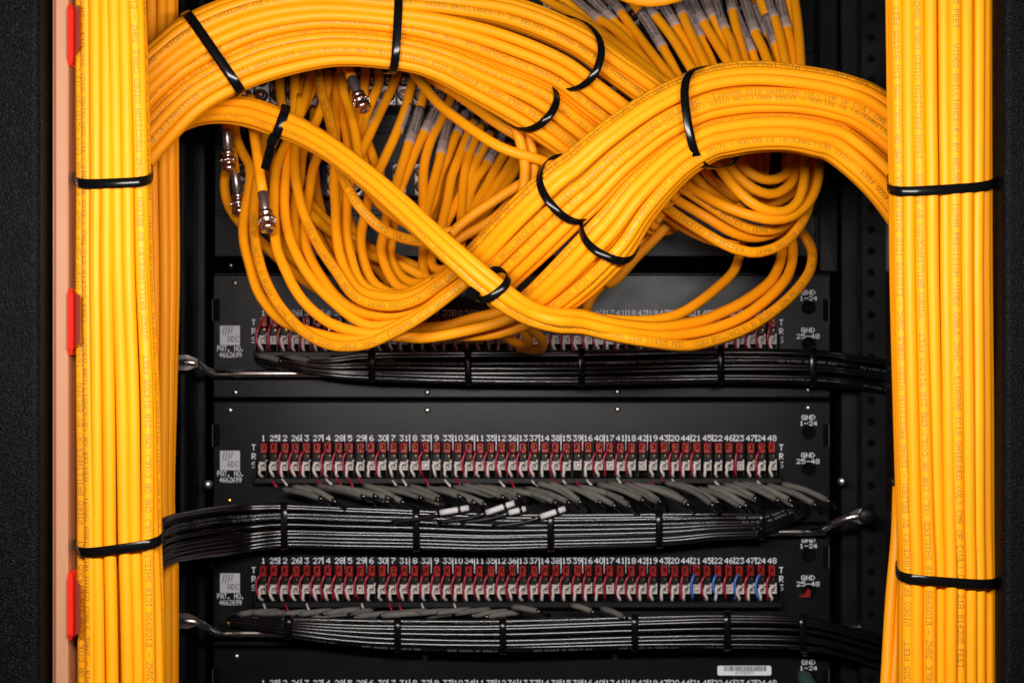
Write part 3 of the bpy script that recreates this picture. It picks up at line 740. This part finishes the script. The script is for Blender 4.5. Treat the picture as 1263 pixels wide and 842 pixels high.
bundle('yellow_cable_bundle', 'upper yellow cable bundle of the arch from the right column', 'cable bundle', GB, [(*u, m[0] - g * .6, m[1] - g * .8, y) for u, m, y, g in zip(U, Md, YD, gap)], 0.018, n=3.0, seed=8, text=0.5, jit=0.14)
bundle('yellow_cable_bundle', 'lower yellow cable bundle of the arch from the right column', 'cable bundle', GB, [(m[0] + g * .6, m[1] + g * .8, *l, y - 0.008) for l, m, y, g in zip(Lw, Md, YD, gap)], 0.017, n=2.8, seed=9, text=0.5, jit=0.14)
# thin bundle crossing in front, fanning out at its far end
E = [(150, 200, 160, 240, -.15), (172, 165, 184, 204, -.155), (205, 138, 212, 172, -.165), (250, 121, 248, 155, -.175), (300, 117, 290, 155, -.185), (352, 133, 336, 169, -.20), (401, 159, 379, 186, -.215), (450, 194, 427, 219, -.23), (500, 235, 474, 260, -.245), (545, 277, 518, 300, -.26), (590, 316, 562, 341, -.27), (628, 347, 600, 374, -.27), (662, 372, 640, 398, -.262), (700, 382, 688, 414, -.25), (740, 388, 735, 422, -.24)]
tE = {0: [(690, 387, -.254), (717, 389, -.245), (757, 399, -.236), (811, 404, -.218), (860, 397, -.195), (881, 390, -.183), (913, 375, -.163), (941, 356, -.14), (956, 339, -.12), (965, 311, -.085), (962, 285, -.05)],
      1: [(690, 396, -.264), (717, 398, -.254), (757, 407, -.246), (811, 414, -.225), (860, 410, -.20), (903, 397, -.18), (935, 378, -.16), (963, 352, -.135), (975, 331, -.11), (978, 303, -.08), (972, 280, -.05)],
      2: [(690, 404, -.258), (717, 405, -.25), (757, 414, -.245), (798, 421, -.24), (838, 426, -.225), (860, 424.5, -.215), (892, 416, -.20), (924, 403, -.185), (956, 382, -.165), (982, 358, -.14), (999, 333, -.115), (1001, 307, -.085), (988, 284, -.05)],
      }
for k_, b_ in ((3, 2), (4, 1), (5, 0)): tE[k_] = [(x, y + (1, 1, -1)[k_ - 3], z + 0.008) for x, y, z in tE[b_]]
bundle('yellow_cable_bundle', 'thin yellow cable bundle crossing in front and fanning out at right', 'cable bundle', GB, E, 0.0055, n=2.2, seed=10, text=0.5, jit=0.12, count=6, ph=0.5, tails=tE)

# ------------------------------------------------------------------ ties on the yellow bundles
TY = 'black ties round the yellow bundles'
tie('black tie round the left yellow column level with the arch foot', (92.5, 217), (187.5, 213), (0, 11), -.315, .0295, n=4.0, w=0.0027, group=TY)
tie('black tie sagging round the left yellow column above the lowest red latch', (94, 670), (201, 655), (0, 14), -.315, .0295, n=4.0, w=0.0027, group=TY)
tie('black tie round the right yellow column level with the arch', (1095, 226), (1228, 218), (0, 12), -.312, .0315, n=4.0, w=0.0027, group=TY)
tie('black tie low on the right yellow column', (1106, 702), (1229, 711), (2, 11), -.312, .0315, n=4.0, w=0.0027, group=TY)
tie('black tie across the arch where it leaves the left column', (228, 16), (297, 116), (3, 0), -.207, .0235, n=4.0, w=0.0031, group=TY)
tie('black tie across the top of the left arch, cut by the frame', (486, -17), (480, 90), (7, 0), -.192, .0235, n=3.6, w=0.0027, group=TY)
tie('curved black tie on the outer arch bundle, nearest the jack labels', (712, 24), (680, 107), (42, 16), -.170, .0225, n=2.2, w=0.0026, group=TY)
tie('curved black tie on the inner arch bundle above the crossing', (675, 102), (632, 156), (24, 14), -.167, .0222, n=2.2, w=0.0026, group=TY)
tie('long black tie round both bundles of the right arch', (868, 83), (888, 206), (-30, 5), -.240, .0335, n=3.0, w=0.0026, group=TY)
tie('curved black tie on the upper right-arch bundle at the crossing', (672, 202), (729, 265), (-18, 22), -.250, .0228, n=2.3, w=0.0025, group=TY)
tie('curved black tie on the lower right-arch bundle at the crossing', (718, 273), (786, 306), (-6, 26), -.258, .0215, n=2.3, w=0.0025, group=TY)
tie('flat black tie with its tail hanging from the thin bundle', (353, 131), (338, 172), (1, 0), -.200, .0108, n=2.4, w=0.0030, group=TY, head=(337, 173, -.206, -1.25), tail=[(336, 176, -.203), (332, 190, -.198), (327, 209, -.190)])
tie('curved black tie with a square lock low on the thin bundle', (623, 336), (586, 366), (10, 9), -.268, .0112, n=2.5, w=0.0025, group=TY, head=(583, 362, -.2815, 0.6))
# ================================================================== loose yellow cables
GL = 'loose yellow cables looping at the left'
coax('outermost yellow loop, sagging lowest over the panel numbers', [(330, 130), (328, 160), (324, 192), (317, 222), (314, 246), (313, 270), (315, 299), (320, 323), (327, 345), (341, 372), (356, 391), (372, 407), (389, 418), (407, 425), (424, 427), (442, 426), (459, 422), (483, 411), (507, 398), (531, 382), (556, 363), (590, 335), (620, 300)], -.04, -.232, GL, text=0.3, mid=-.05)
coax('yellow loop just inside the outermost one, crossing it at the bottom', [(288, 130), (290, 165), (300, 190), (308, 205), (308, 227), (304, 250), (300, 276), (301, 299), (307, 323), (317, 357), (329, 376), (341, 390), (356, 400), (376, 407), (400, 414), (430, 419), (453, 417), (480, 406), (520, 385), (550, 362), (590, 330)], -.05, -.205, GL, mid=-.03)
coax('yellow loop passing behind the hanging plug and over the number 26', [(386, 85), (374, 130), (362, 160), (352, 180), (343, 200), (339, 221), (338, 250), (338, 264), (340, 299), (345, 317), (353, 335), (361, 352), (373, 370), (389, 386), (408, 399), (430, 407), (453, 411), (470, 410), (500, 398), (540, 372), (580, 340)], -.03, -.20, GL, mid=-.04)
coax('yellow loop with a short grey wrap, fourth counted inwards', [(364, 80), (363, 130), (362, 165), (356, 190), (351, 235), (352, 270), (357, 293), (366, 315), (378, 336), (392, 354), (407, 369), (427, 386), (447, 399), (471, 402), (500, 392), (540, 365), (580, 335)], -.03, -.19, GL, sleeve=(.22, .31), half=1, mid=-.03)
coax('thin-looking yellow loop slipping under its neighbour at mid height', [(406, 90), (402, 118), (390, 150), (378, 172), (372, 195), (370, 222), (364, 250), (364, 276), (366, 299), (373, 323), (383, 340), (396, 352)], -.03, -.13, GL)
coax('yellow loop curving from the wide hollow beside the jack plate', [(400, 165), (393, 190), (386, 209), (381, 240), (377, 270), (377, 299), (382, 316), (389, 330), (400, 347), (413, 364), (430, 378), (453, 387), (477, 389), (501, 385), (525, 374), (550, 358), (590, 325)], -.05, -.195, GL, mid=-.03)
coax('printed yellow loop slanting across its neighbours to the centre', [(370, 120), (366, 160), (364, 186), (364, 209), (367, 233), (371, 252), (377, 270), (384, 285), (395, 306), (407, 324), (419, 341), (432, 360), (447, 371), (471, 377), (495, 376), (519, 367), (538, 354), (560, 338), (600, 300)], -.05, -.215, GL, text=0.42, mid=-.03)
coax('upright yellow loop just right of the nickel jack plate', [(416, 95), (414, 150), (413, 200), (412, 230), (414, 252), (415, 287), (420, 317), (430, 342), (445, 359), (470, 366), (500, 366), (530, 353), (570, 325)], -.03, -.185, GL, mid=-.03)
coax('yellow loop dropping from under the long sweeping cable', [(417, 92), (418, 115), (422, 140), (427, 165), (431, 200), (431, 222), (428, 245), (427, 270), (428, 293), (433, 317), (441, 342), (453, 356), (472, 363), (500, 363), (535, 346)], -.03, -.175, GL, mid=-.01)
coax('long yellow cable sweeping from the arch to under the thin bundle', [(384, 70), (391, 90), (397, 116), (406, 145), (413, 180), (420, 209), (427, 227), (435, 243), (443, 254), (454, 267), (467, 279), (484, 289), (507, 296), (529, 298), (555, 292)], -.03, -.16, GL, text=0.0, mid=-.09)
coax('shadowed yellow cable hugging the underside of the thin bundle', [(420, 70), (423, 110), (430, 133), (437, 160), (444, 200), (454, 230), (471, 254), (489, 268), (508, 279), (531, 287), (560, 285)], -.03, -.13, GL, mid=-.02)
coax('yellow loop bowing out around a small black hollow', [(436, 110), (437, 140), (440, 165), (449, 200), (456, 230), (453, 254), (447, 278), (445, 299), (449, 323), (458, 345), (472, 357), (490, 363), (515, 360), (545, 345)], -.03, -.165, GL)
coax('inner yellow loop turning tightly beneath the sweeping cable', [(444, 120), (446, 151), (454, 178), (468, 215), (478, 250), (475, 280), (470, 305), (474, 325), (483, 344), (494, 355), (511, 359), (531, 352), (560, 335)], -.03, -.155, GL)
coax('innermost yellow loop, turning beside the dark window', [(470, 220), (483, 262), (485, 285), (482, 302), (482, 318), (488, 332), (497, 343), (511, 349), (527, 348), (546, 339), (575, 320)], -.05, -.15, GL)
coax('straight yellow cable running diagonally behind the loops', [(350, 230), (386, 266), (404, 283), (437, 304), (460, 316), (495, 328), (516, 338), (545, 352)], -.05, -.10, GL)
coax('second straight yellow cable beside the diagonal one', [(368, 236), (390, 258), (407, 276), (440, 297), (463, 309), (498, 322), (520, 331), (545, 340)], -.035, -.07, GL)
coax('yellow cable looping at the far edge and crossing behind two others', [(290, 175), (280, 205), (277, 232), (283, 256), (298, 277), (322, 298), (340, 316), (362, 335), (384, 352), (430, 378), (470, 388)], -.04, -.11, GL)
coax('small upright yellow cable in the dark window', [(527, 270), (523, 298), (522, 315), (522, 332), (527, 348)], -.05, -.10, GL)
coax('small curled yellow cable behind the thin bundle', [(556, 292), (540, 303), (532, 318), (536, 331), (552, 332), (575, 318)], -.06, -.11, GL)
GV = 'short yellow drops in the shade under the left arch'
for i, q in enumerate(([(450, 70), (450.5, 87), (449, 113), (446, 140), (438, 170), (432, 198)], [(437, 120), (437, 145), (439, 163), (444, 205)], [(395, 80), (390, 100), (380, 122), (371, 140), (362, 160)], [(380, 90), (372, 110), (352, 150)], [(344, 92), (346, 120), (352, 150)],
                       [(402, 90), (405, 120), (412, 160), (416, 182)], [(352, 160), (326, 175), (316, 200), (313, 232)], [(466, 80), (468, 101), (460, 122), (452, 150), (443, 190)])):
    coax('%s shaded yellow drop between the left arch and thin bundle, counted rightwards' % NTH[(4, 3, 2, 1, 0, 5, 0, 6)[i]] if i != 6 else 'shaded yellow cable slanting behind the hanging plugs', q, -.02, -.06, GV)
ORD = ['first', 'second', 'third', 'fourth', 'fifth', 'sixth', 'seventh', 'eighth', 'ninth', 'tenth', 'eleventh', 'twelfth', 'thirteenth', 'fourteenth', 'fifteenth', 'sixteenth', 'seventeenth', 'eighteenth', 'nineteenth', 'twentieth', 'twenty-first', 'twenty-second']
rd_ = random.Random(44)
for i in range(5):
    x = 322 + i * 22 + rd_.uniform(-4, 4); lean = rd_.uniform(-14, 22)
    q = [(x - lean * .3, 88), (x, 135 + rd_.uniform(-10, 10)), (x + lean * .5, 185), (x + lean * .7 + 4, 240), (x + lean + 18 + rd_.uniform(0, 16), 300), (x + lean + 60, 352)]
    lab = i in (1, 3)
    coax('%s of the deepest shaded yellow cables behind the left loops, counted rightwards%s' % (ORD[i], ', grey-wrapped' if lab else ''), q, .02, -.06, 'deepest cables behind the left loops', sleeve=(.30, .44) if lab else None, half=1)
GJ = 'label wrapped cables in the middle hollow'
H = [([(492, 88), (483, 110), (468, 140), (455, 168), (440, 200)], (.45, .8), 1), ([(512, 92), (507, 107), (500, 134), (488, 166), (477, 190), (465, 215)], (.40, .72), 1),
     ([(530, 95), (522, 120), (514, 147), (505, 176), (497, 201), (490, 224)], (.40, .82), None), ([(548, 108), (537, 136), (525, 160), (516, 178), (508, 197), (498, 222)], (.10, .62), None),
     ([(560, 112), (547, 143), (534, 168), (526, 190), (522, 215), (522, 240)], (.2, .5), 1), ([(562, 130), (552, 154), (547, 175), (542, 198), (538, 213), (532, 235)], (.0, .62), None),
     ([(574, 140), (566, 160), (560, 172), (552, 193), (542, 216), (535, 246), (528, 262)], (.0, .26), None), ([(584, 150), (576, 169), (565, 197), (557, 219), (552, 246), (548, 264)], (.0, .38), 1),
     ([(594, 155), (585, 175), (576, 201), (572, 222), (570, 244), (569, 275)], None, None), ([(606, 165), (597, 182), (586, 203), (578, 222), (566, 245), (556, 264)], (.0, .35), 1),
     ([(618, 174), (608, 189), (599, 205), (587, 221), (578, 245), (571, 275)], (.0, .32), None), ([(628, 180), (618, 197), (607, 216), (601, 228), (591, 244), (580, 264), (572, 282)], None, None),
     ([(640, 184), (632, 199), (621, 216), (610, 232), (597, 253), (585, 272)], None, None), ([(650, 192), (639, 206), (627, 224), (615, 241), (600, 262)], None, None),
     ([(590, 120), (574, 150), (556, 190), (545, 230)], (.0, .5), None), ([(612, 130), (596, 158), (580, 190), (562, 240)], (.0, .5), None), ([(634, 140), (618, 170), (604, 200), (590, 236)], (.0, .5), None)]
for i, (q, s, hf) in enumerate(H):
    back = i > 13
    e0, e1 = q[-2], q[-1]; el = math.hypot(e1[0] - e0[0], e1[1] - e0[1]); ex = (8, 12, 15, 18, 26, 38, 20, 28, 34, 34, 34, 34, 34, 34, 55, 55, 70)[i]; q = q + [(e1[0] + (e1[0] - e0[0]) / el * ex, e1[1] + (e1[1] - e0[1]) / el * ex)]
    if s: s = (s[0] * .72, s[1] * .72)
    coax(('%s yellow cable from the left in the middle hollow, slanting down from its jack' % ORD[i]) if not back else ('%s deeply shaded label-wrapped cable behind the two crossing cables' % ORD[i - 14]), q, 0.0 if back else -.02, -.03 if back else -.10 - .004 * (i % 3), GJ, sleeve=s, half=hf)
GX = 'yellow cables crossing the middle hollow'
coax('upper of two yellow cables rising across the foot of the middle hollow', [(668, 210), (639, 229), (621, 240), (603, 252), (585, 264), (566, 279), (545, 300)], -.13, -.13, GX)
coax('lower of two yellow cables rising across the foot of the middle hollow', [(668, 216), (639, 238), (624, 255), (610, 269), (591, 281), (572, 291), (550, 305)], -.11, -.12, GX)
coax('bold yellow cable slanting down over the label wraps', [(500, 72), (516, 97), (528, 113), (544, 131), (567, 149), (591, 166), (616, 181), (640, 190), (668, 198), (705, 216)], -.05, -.14, GX, mid=-.05)
coax('shaded yellow cable under the arch edge above the bold slanting one', [(520, 85), (540, 102), (561, 115), (582, 130), (608, 149), (630, 163), (662, 182), (700, 205)], -.05, -.10, GX, mid=-.03)
coax('wider of two yellow cables dropping from the arch tie to the crossing', [(622, 135), (636, 158), (643, 180), (647, 201), (647, 222), (642, 250)], -.15, -.15, GX)
coax('narrower of two yellow cables dropping from the arch tie to the crossing', [(638, 145), (652, 172), (658, 196), (658, 220), (652, 245)], -.14, -.14, GX)
GF = 'label wrapped cables fanning above the right arch'
Hf = [([(655, -14), (680, 4), (702, 15), (733, 36), (766, 59), (800, 86)], None, None, -.11), ([(680, -14), (700, 4), (716, 18), (729, 30), (748, 45), (775, 64), (802, 86)], (.2, .42), 1, -.09),
      ([(700, -8), (718, 8), (738, 24), (751, 31), (775, 52), (815, 98)], (.0, .42), None, -.10), ([(720, -12), (737, 5), (761, 31), (775, 44), (802, 76), (822, 102)], (.0, .45), None, -.08),
      ([(745, -10), (763, 11), (770, 21), (795, 55), (824, 92)], (.0, .32), None, -.10), ([(772, -8), (788, 13), (799, 28), (823, 69), (834, 90)], (.3, .80), None, -.085), ([(790, -4), (807, 19), (815, 28), (832, 51), (851, 82)], (.0, .32), None, -.095),
      ([(808, -8), (825, 17), (837, 39), (850, 60), (864, 88)], (.0, .50), None, -.08), ([(830, -10), (840, 13), (847, 31), (858, 55), (872, 84)], (.0, .34), None, -.10), ([(836, -10), (851, 20), (867, 54), (874, 68), (884, 92)], (.0, .66), None, -.08),
      ([(848, -12), (860, 14), (872, 35), (880, 48), (901, 82)], (.0, .46), None, -.095), ([(866, -10), (876, 15), (883, 29), (892, 53), (900, 78)], (.0, .38), None, -.08), ([(880, -8), (887, 18), (896, 41), (901, 51), (911, 82)], (.0, .52), None, -.1),
      ([(900, -10), (903, 11), (906, 27), (913, 54), (921, 84)], (.0, .28), None, -.085), ([(900, -8), (908, 20), (916, 38), (928, 66), (934, 88)], (.2, .84), None, -.075), ([(916, -8), (924, 17), (933, 44), (940, 58), (950, 84)], (.0, .56), None, -.1),
      ([(928, 4), (940, 31), (952, 49), (961, 80)], (.05, .5), None, -.075), ([(934, -10), (941, 9), (949, 30), (958, 60)], (.36, .75), None, -.085), ([(944, -12), (950, 10), (957, 28), (963, 51), (970, 84)], (.0, .40), None, -.098), ([(960, -10), (965, 15), (972, 41), (976, 60), (979, 86)], (.0, .52), None, -.09),
      ([(970, -10), (976, 12), (980, 40), (982, 70)], None, None, -.07), ([(978, -14), (981, 7), (985, 40), (988, 86)], None, None, -.1)]
for i, (q, s, hf, y1) in enumerate(Hf):
    e0, e1 = q[-2], q[-1]; el = math.hypot(e1[0] - e0[0], e1[1] - e0[1]); ex = max(0, 118 - e1[1]); q = q + [(e1[0] + (e1[0] - e0[0]) / el * ex, e1[1] + (e1[1] - e0[1]) / el * ex)]
    if s: s = (s[0] * .72, s[1] * .72)
    coax('%s cable from the left in the fan above the right arch%s' % (ORD[i], ', with a grey wrap' if s else ', bare yellow'), q, -.03, y1 - 0.02, GF, sleeve=s, half=hf)
coax('bright yellow cable dipping into view at the very top', [(728, -40), (752, -14), (776, -2), (803, 2.5), (834, -3), (858, -16), (880, -40)], -.15, -.15, 'top cable')
GR = 'loose yellow cables looping at the right'
coax('printed yellow loop hanging lowest of the right tangle', [(790, 230), (817, 253), (852, 277), (893, 301), (915, 309), (936, 311), (965, 301), (986, 279), (997, 255), (1004, 225), (1006, 190)], -.12, -.05, GR, text=0.06, mid=-.075)
coax('yellow loop whose print ends where it enters the arch', [(800, 205), (838, 230), (863, 246), (894, 266), (924, 282), (951, 284), (972, 275), (990, 258), (1000, 235), (1003, 200)], -.12, -.04, GR, text=0.0, mid=-.055)
coax('outermost right-hand yellow loop of the right tangle', [(820, 195), (848, 228), (871, 243), (897, 256), (930, 267), (953, 271), (976, 267), (997, 250), (1008, 227), (1010, 203), (1005, 170)], -.11, -.05, GR, mid=-.075)
coax('yellow loop squeezed between two printed ones in the right tangle', [(800, 222), (832, 245), (873, 269), (904, 287), (931, 293), (957, 286), (982, 268), (1000, 240)], -.11, -.05, GR, mid=-.05)
coax('stubby yellow cable disappearing under the lowest right loop', [(785, 238), (816, 262), (850, 284), (880, 297), (910, 304)], -.11, -.13, GR, mid=-.01)
coax('thick-looking yellow loop swinging up at the right end', [(860, 170), (885, 204), (904, 229), (924, 248), (945, 259), (967, 261), (983, 250), (991, 227), (993, 200), (990, 160)], -.12, -.05, GR, mid=-.07)
coax('yellow loop second from the top of the right tangle', [(875, 165), (897, 202), (918, 225), (938, 237), (956, 239), (973, 229), (981, 213), (983, 180)], -.10, -.05, GR, mid=-.05)
coax('uppermost yellow loop under the right arch', [(890, 165), (913, 202), (931, 217), (948, 222), (965, 218), (975, 203), (977, 175)], -.09, -.05, GR, mid=-.04)
coax('deep yellow loop half hidden inside the right tangle', [(900, 215), (925, 240), (946, 248), (961, 248), (976, 238), (985, 222), (988, 195)], -.07, -.05, GR, mid=-.01)
coax('shaded yellow cable tucked under the arch tie', [(840, 195), (860, 221), (872, 232), (893, 242), (918, 262)], -.11, -.09, GR)
coax('second shaded yellow cable tucked under the arch tie', [(850, 180), (872, 214), (889, 231), (910, 246)], -.12, -.10, GR)
for i, x in enumerate((918, 927, 937, 947, 966)):
    coax('%s shaded yellow riser seen through the right loops, counted rightwards' % NTH[i], [(x - 4, 160), (x, 190), (x + 2, 222)], -.02, -.05, GR)
coax('yellow cable curving down alone onto the grey panel lid', [(918, 285), (911, 318), (903, 337), (882, 357), (860, 374), (838, 387), (811, 394), (780, 396), (745, 394)], -.05, -.20, GR, mid=-.03)
GS = 'short yellow ends under the crossing'
coax('yellow cable leaving the crossing low towards the loops', [(470, 413), (495, 415), (519, 417), (550, 413), (583, 406), (611, 399), (640, 388), (670, 372)], -.17, -.19, GS)
coax('yellow cable below the crossing, lowest of the level pair', [(552, 414), (588, 414), (615, 411), (645, 402), (675, 390)], -.16, -.18, GS)
coax('shaded yellow cable above the level pair under the crossing', [(486, 406), (515, 405), (550, 402), (568, 397), (590, 391), (615, 385), (645, 372)], -.14, -.16, GS)
coax('dark yellow cable hooking down to the panel under the thin bundle', [(606, 372), (622, 388), (640, 403), (651, 416), (650, 426), (640, 424), (618, 412)], -.14, -.05, GS)
coax('second dark yellow cable hooking down beside the first', [(640, 390), (655, 404), (667, 417), (670, 427), (660, 431), (640, 428)], -.12, -.05, GS)
coax('dark yellow cable dropping from the right arch towards the lid', [(838, 262), (808, 294), (783, 319), (765, 340), (752, 350), (746, 345)], -.11, -.10, GS)
coax('second dark yellow cable dropping behind the right arch', [(806, 280), (780, 312), (752, 342), (730, 366), (722, 385)], -.10, -.09, GS)
coax('small yellow loop poking out below the right arch', [(790, 258), (803, 276), (817, 285), (830, 282), (836, 270)], -.12, -.08, GS)
# a strip of black hook tape inside the right tangle
mb = MB(); pa = Path([P(958, 170, -.055), P(957, 200, -.06), P(953, 226, -.055)], 0.004)
mb.rings([[c + Bq * s * 0.0042 + N * t for s, t in ((-1, 0.0006), (1, 0.0006), (1, -0.0006), (-1, -0.0006))] for c, T, N, Bq in pa.fr], 'tie', smooth=False)
tag(mb.build('hook_tape'), 'black hook tape strip hanging inside the right loops', 'tape')
# cables that end in an unplugged connector
GP = 'unplugged cables with nickel connectors'
coax('short cable whose plug hangs highest at the far left', [(278, 120), (279, 140), (280, 160)], -.10, -.10, GP, plug_end=True)
coax('cable whose plug hangs just below the highest one', [(286, 185), (288, 198), (290, 214)], -.085, -.085, GP, plug_end=True)
coax('bright yellow cable ending in a plug in front of the left loops', [(309, 120), (313, 160), (317, 188), (320, 212), (324, 238)], -.12, -.15, GP, plug_end=True)
coax('cable end with a silver plug tilted below the arch edge', [(424, 70), (429, 84), (434, 97)], -.11, -.12, GP, plug_end=True)

# ================================================================== camera, light, world
cam = bpy.data.cameras.new('camera'); co = bpy.data.objects.new('camera', cam); C.objects.link(co)
co.location = (0, -D0, 0); co.rotation_euler = (math.radians(90), 0, 0)
cam.lens = 36.0 * F / 1263.0; cam.sensor_width = 36.0; cam.clip_start = 0.05; cam.clip_end = 50
cam.dof.use_dof = True; cam.dof.focus_distance = 0.93; cam.dof.aperture_fstop = 16
bpy.context.scene.camera = co
def area(name, loc, target, sx, sy, power, col):
    l = bpy.data.lights.new(name, 'AREA'); l.shape = 'RECTANGLE'; l.size = sx; l.size_y = sy; l.energy = power; l.color = col
    o = bpy.data.objects.new(name, l); C.objects.link(o); o.location = loc
    o.rotation_euler = (Vector(target) - Vector(loc)).to_track_quat('-Z', 'Y').to_euler(); return o
area('strip_lamp', (-0.03, -0.86, 0.108), (0.0, 0, -0.01), 0.54, 0.045, 8.3, (1.0, 0.965, 0.92))
w = bpy.data.worlds.new('World'); bpy.context.scene.world = w; w.use_nodes = True
w.node_tree.nodes['Background'].inputs[0].default_value = (0.8, 0.85, 1.0, 1); w.node_tree.nodes['Background'].inputs[1].default_value = 0.02
s = bpy.context.scene
s.view_settings.view_transform = 'Standard'; s.view_settings.look = 'None'; s.view_settings.exposure = 0; s.view_settings.gamma = 1
